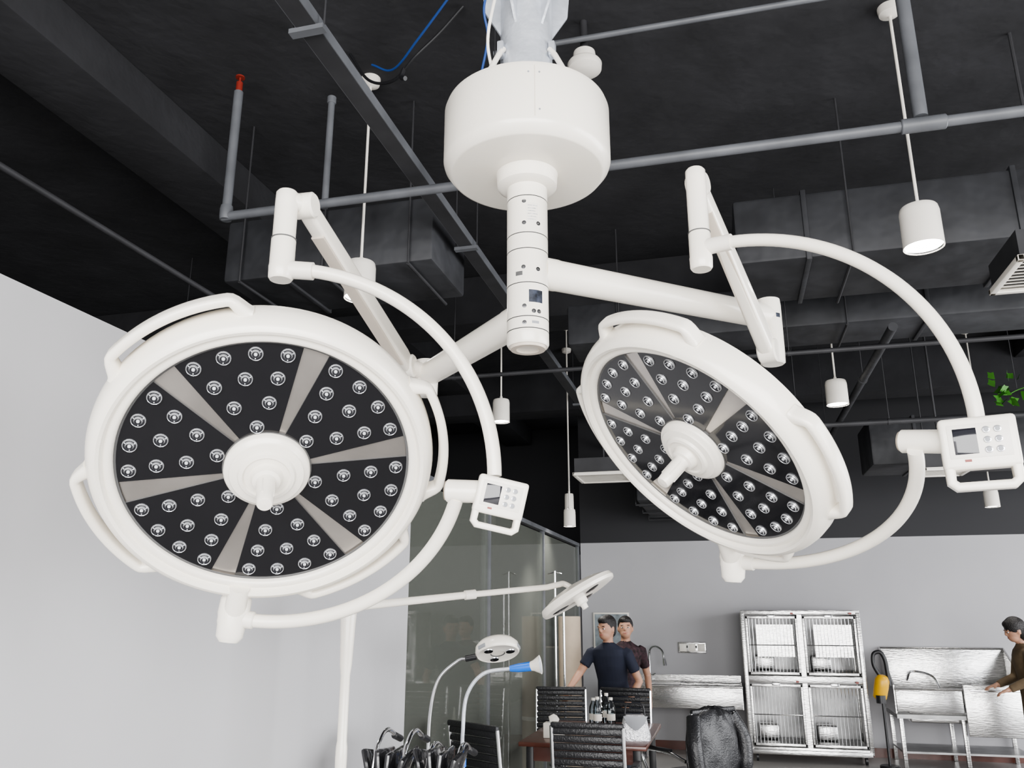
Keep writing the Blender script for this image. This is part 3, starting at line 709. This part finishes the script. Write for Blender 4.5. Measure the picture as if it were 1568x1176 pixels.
# folded wheelchairs wrapped in film beside the left wall
for k, (cx, cy, hh) in enumerate(((-1.53, 3.80, 1.07), (-1.31, 3.86, 1.01))):
    b = MB()
    for sx in (-.07, .07):
        x = cx+sx
        b.tube(catmull([(x, cy-.14, .28), (x, cy-.15, .62), (x+.01, cy-.12, hh-.12), (x+.01, cy-.05, hh-.02), (x, cy+.06, hh), (x, cy+.16, hh-.04)]), .011, CHROME, 10)
        b.tube([(x, cy-.15, .62), (x, cy+.18, .62), (x, cy+.20, .12)], .011, CHROME, 10)
        b.tube([(x, cy-.14, .30), (x, cy+.20, .30)], .010, CHROME, 10)
        b.cyl((x, cy+.14, hh-.035), (x, cy+.22, hh-.06), .016, BLACK, seg=12)
        w = V(x+(.035 if sx > 0 else -.035), cy-.10, .27)
        b.tube([w+V(0, .26*math.cos(t*math.pi/16), .26*math.sin(t*math.pi/16)) for t in range(33)], .012, BLACK, 10, up=(1, 0, 0), cap=False)
        b.cyl(w-V(.02, 0, 0), w+V(.02, 0, 0), .025, CHROME, seg=14)
        for t in range(8): b.cyl(w, w+V(0, .25*math.cos(t*math.pi/4), .25*math.sin(t*math.pi/4)), .0025, CHROME, seg=6)
        b.cyl((x-.012, cy+.2, .06), (x+.012, cy+.2, .06), .06, BLACK, seg=18)
        b.box((x, cy+.02, .69), (.035, .24, .03), BLACK, bev=.008)
    for i in range(4):
        b.box((cx-.055+.036*i, cy-.08+.02*(i % 2), .87), (.026, .20, .28), WRAP, R=Matrix.Rotation(.12*(i-1.5), 3, 'X') @ Matrix.Rotation(.22*(i-1.5), 3, 'Y'), bev=.012)
        b.box((cx-.055+.036*i, cy+.03, .54), (.026, .32, .16), WRAP, R=Matrix.Rotation(.15*(1.5-i), 3, 'Y'), bev=.012)
    b.finish('folded_wheelchair')

# ------------------------------------------------------------ people
SKIN = mat('skin', (.42, .235, .16), .55, noise=.06)
HAIR = mat('hair_black', (.012, .010, .010), .5, noise=.3, bump=.4, bscale=120)
NAVY = mat('navy_shirt', (.012, .015, .030), .85, noise=.2)
DRED = mat('dark_patterned_shirt', (.03, .014, .018), .85, noise=.9, nscale=30)
DENIM = mat('dark_trousers', (.03, .035, .05), .9, noise=.2)
OLIVE = mat('olive_coat', (.12, .085, .05), .85, noise=.2, nscale=10)
SHOE = mat('shoe', (.02, .02, .02), .5)
EYEW = mat('eye_white', (.8, .8, .78), .2); LIP = mat('lips', (.36, .14, .11), .5)

def person(name, x, y, yaw, H, top, pants, lean, arms, headrot, coat=False, longhair=False, sleeve=.55):
    k = H/1.7
    base = Matrix.Translation((x, y, 0)) @ Matrix.Rotation(yaw, 4, 'Z') @ Matrix.Scale(k, 4)
    b = MB(base)
    def ly(z): return -lean*max(0, z-.92)
    n = 28; sec = [(math.cos(2*math.pi*j/n), math.sin(2*math.pi*j/n)) for j in range(n)]
    def torso(levels, m):
        b.rings([[(rx*ca, ly(z)+dy+ry*sa, z) for ca, sa in sec] for z, rx, ry, dy in levels], m)
    torso([(.80, .13, .09, 0), (.86, .165, .115, .005), (.94, .165, .118, .008), (1.0, .15, .105, 0)], pants)
    torso([(.90, .175, .124, .004), (.96, .170, .120, 0), (1.08, .156, .110, 0), (1.22, .172, .118, -.004), (1.33, .190, .115, 0), (1.39, .172, .095, .005), (1.43, .10, .07, .008), (1.455, .066, .060, .01)], top)
    if coat: torso([(.50, .20, .145, .01), (.7, .195, .14, .01), (.9, .185, .13, .005), (1.1, .16, .115, 0), (1.2, .165, .115, 0)], top)
    nb = ly(1.44)
    b.tube([(0, nb+.01, 1.40), (0, nb+.0, 1.47), (0, nb-.012, 1.55)], [.060, .052, .053], SKIN, 18)
    for sx in (-1, 1):
        b.tube([(sx*.085, .0, .90), (sx*.095, -.005, .72), (sx*.10, -.01, .50), (sx*.10, .01, .36), (sx*.10, .015, .09)], [.088, .083, .062, .060, .048], pants, 18)
        b.ell((sx*.105, -.055, .045), (.047, .13, .043), SHOE)
    piv = Vector((0, nb-.01, 1.50))
    HM = base @ Matrix.Translation(piv) @ headrot @ Matrix.Scale(1.08, 4) @ Matrix.Translation(-piv); b.M = HM; hy = nb-.02
    b.ell((0, hy, 1.592), (.072, .090, .103), SKIN); b.ell((0, hy-.028, 1.535), (.054, .060, .054), SKIN)
    b.ell((0, hy-.092, 1.575), (.012, .018, .020), SKIN, sub=2); b.ell((0, hy-.094, 1.566), (.016, .012, .009), SKIN, sub=2)
    b.ell((0, hy-.080, 1.606), (.05, .015, .010), SKIN, sub=2)
    for sx in (-1, 1): b.ell((sx*.075, hy+.005, 1.580), (.010, .018, .030), SKIN, sub=2)
    b.ell((0, hy+.022, 1.625), (.082, .093, .095), HAIR); b.ell((0, hy-.02, 1.665), (.066, .075, .045), HAIR)
    b.ell((0, hy+.05, 1.57), (.068, .055, .07), HAIR)
    if longhair: b.ell((0, hy+.05, 1.56), (.086, .065, .10), HAIR); b.ell((0, hy+.01, 1.63), (.09, .098, .098), HAIR)
    b.ell((0, hy-.084, 1.535), (.024, .010, .007), LIP, sub=2)
    b.M = base
    for sx, el, wr, fd, pn in arms:
        sh = V(sx*.180, ly(1.36)+.005, 1.365); el = V(*el); wr = V(*wr)
        if sleeve < 1:
            b.tube([sh+V(-sx*.03, 0, .0), sh+V(sx*.012, 0, -.02), sh.lerp(el, .4), sh.lerp(el, sleeve+.1)], [.058, .062, .058, .058], top, 16)
            b.tube([sh.lerp(el, .3), sh.lerp(el, .8), el, el.lerp(wr, .3), wr], [.044, .042, .039, .038, .026], SKIN, 16)
        else:
            b.tube([sh+V(-sx*.03, 0, .0), sh+V(sx*.012, 0, -.02), sh.lerp(el, .5), el, el.lerp(wr, .4), el.lerp(wr, .96)], [.060, .064, .056, .050, .046, .038], top, 16)
            b.tube([el.lerp(wr, .8), wr], [.028, .026], SKIN, 14)
        fd = V(*fd).normalized(); pn = V(*pn); pn = (pn-fd*pn.dot(fd)).normalized(); sd = fd.cross(pn)
        Rm = Matrix((sd, pn, fd)).transposed()
        pc = wr+fd*.045; b.ell(pc, (.041, .016, .052), SKIN, R=Rm)
        b.tube([wr-fd*.02, wr+fd*.03], [.026, .024], SKIN, 12)
        for i, (off, ln) in enumerate(((-.029, .060), (-.010, .072), (.010, .068), (.028, .052))):
            r0 = pc+fd*.038+sd*off
            b.tube([r0-fd*.01, r0+fd*ln*.45+pn*.004, r0+fd*ln*.75+pn*.016, r0+fd*ln*.92+pn*.030], [.0095, .009, .0082, .007], SKIN, 10)
        ts = -1 if sx > 0 else 1
        r0 = wr+fd*.022+sd*ts*.030
        b.tube([r0, r0+sd*ts*.022+fd*.022+pn*.008, r0+sd*ts*.028+fd*.050+pn*.018], [.012, .0105, .008], SKIN, 10)
    bmesh.ops.recalc_face_normals(b.bm, faces=b.bm.faces)
    src = b.bm.copy(); src.faces.ensure_lookup_table(); bvh = BVHTree.FromBMesh(src)
    me0 = bpy.data.meshes.new('tmp'); b.bm.to_mesh(me0)
    tmp = bpy.data.objects.new('tmp', me0); bpy.context.scene.collection.objects.link(tmp)
    rm = tmp.modifiers.new('r', 'REMESH'); rm.mode = 'VOXEL'; rm.voxel_size = .0075
    sm = tmp.modifiers.new('s', 'SMOOTH'); sm.iterations = 3; sm.factor = .5
    dg = bpy.context.evaluated_depsgraph_get(); me = bpy.data.meshes.new_from_object(tmp.evaluated_get(dg))
    bpy.data.objects.remove(tmp); me.materials.clear()
    for m in b.mats: me.materials.append(m)
    me.polygons.foreach_set('use_smooth', [True]*len(me.polygons))
    for p in me.polygons:
        loc, nor, idx, dist = bvh.find_nearest(p.center)
        if idx is not None: p.material_index = src.faces[idx].material_index
    src.free()
    e = MB(HM)
    for sx in (-1, 1):
        e.ell((sx*.029, hy-.079, 1.590), (.014, .009, .007), EYEW, sub=2); e.ell((sx*.029, hy-.086, 1.590), (.006, .004, .006), HAIR, sub=2)
        e.ell((sx*.030, hy-.086, 1.612), (.019, .006, .004), HAIR, sub=2)
    bm = bmesh.new(); bm.from_mesh(me); nm = len(me.materials); em = e.mesh('e'); k0 = len(bm.faces); bm.from_mesh(em); bm.faces.ensure_lookup_table()
    for f in bm.faces[k0:]: f.material_index += nm; f.smooth = True
    for m in em.materials: me.materials.append(m)
    off = V(x, y, 0)
    for v in bm.verts: v.co -= off
    bm.to_mesh(me); bm.free(); me.name = name
    ob = bpy.data.objects.new(name, me); ob.location = off; bpy.context.scene.collection.objects.link(ob)

def hr(yaw, pitch=0, roll=0): return Matrix.Rotation(math.radians(yaw), 4, 'Z') @ Matrix.Rotation(math.radians(pitch), 4, 'X') @ Matrix.Rotation(math.radians(roll), 4, 'Y')
p = K(.97, 8.22, 0)
person('man', p.x, p.y, PH-.35, 1.55, NAVY, DENIM, .42,
       [(-1, (-.30, -.24, 1.16), (-.38, -.42, 1.00), (-.1, -.6, -.6), (0, -.5, -.8)), (1, (.29, -.12, 1.08), (.22, -.28, .92), (-.3, -.5, -.6), (-.7, 0, -.5))], hr(-25, 2))
p = K(1.14, 8.80, 0)
person('man', p.x, p.y, PH+.2, 1.54, DRED, DENIM, .18,
       [(-1, (-.26, -.0, 1.08), (-.25, -.10, .85), (0, -.2, -1), (.8, 0, 0)), (1, (.28, .0, 1.08), (.25, -.12, .85), (0, -.2, -1), (-.8, 0, 0))], hr(-20, -5))
p = K(4.99, 8.30, 0)
person('woman', p.x, p.y, -math.pi/2+PH-.25, 1.53, OLIVE, DENIM, .10,
       [(-1, (-.22, -.10, 1.10), (-.16, -.30, 1.02), (.1, -.8, -.2), (0, 0, -1)), (1, (.22, -.08, 1.10), (.18, -.28, 1.0), (-.1, -.8, -.3), (0, 0, -1))], hr(5, 14), coat=True, longhair=True, sleeve=1)

# ------------------------------------------------------------ lighting
W = bpy.data.worlds.new('World'); bpy.context.scene.world = W; W.use_nodes = True
W.node_tree.nodes['Background'].inputs[0].default_value = (.93, .95, 1, 1); W.node_tree.nodes['Background'].inputs[1].default_value = .62
def area(name, loc, tgt, sx, sy, e, col=(1, 1, 1)):
    l = bpy.data.lights.new(name, 'AREA'); l.shape = 'RECTANGLE'; l.size = sx; l.size_y = sy; l.energy = e; l.color = col
    o = bpy.data.objects.new(name, l); bpy.context.scene.collection.objects.link(o); o.location = loc
    o.rotation_euler = (Vector(tgt)-Vector(loc)).to_track_quat('-Z', 'Y').to_euler()
area('fill_light_rear', (1.0, -3.8, 1.9), (0, 4, 1.9), 8, 3.2, 980, (1, .99, .98))  # added fill behind the camera, stands in for daylight; no window built
area('fill_light_right', (7.2, 5.0, 1.7), (0, 6.5, 1.4), 9, 2.8, 780, (.97, .98, 1))  # unseen fill added on the right to brighten the back of the room
try: bpy.context.scene.view_settings.look = 'AgX - Medium High Contrast'
except Exception: pass

cam = bpy.data.cameras.new('camera'); co = bpy.data.objects.new('camera', cam); bpy.context.scene.collection.objects.link(co)
cam.sensor_width = 36; cam.lens = 28.70; cam.clip_start = .02; cam.clip_end = 100
co.location = (0, 0, 1.6); co.rotation_euler = (math.radians(90+15.64), 0, PH)
bpy.context.scene.camera = co
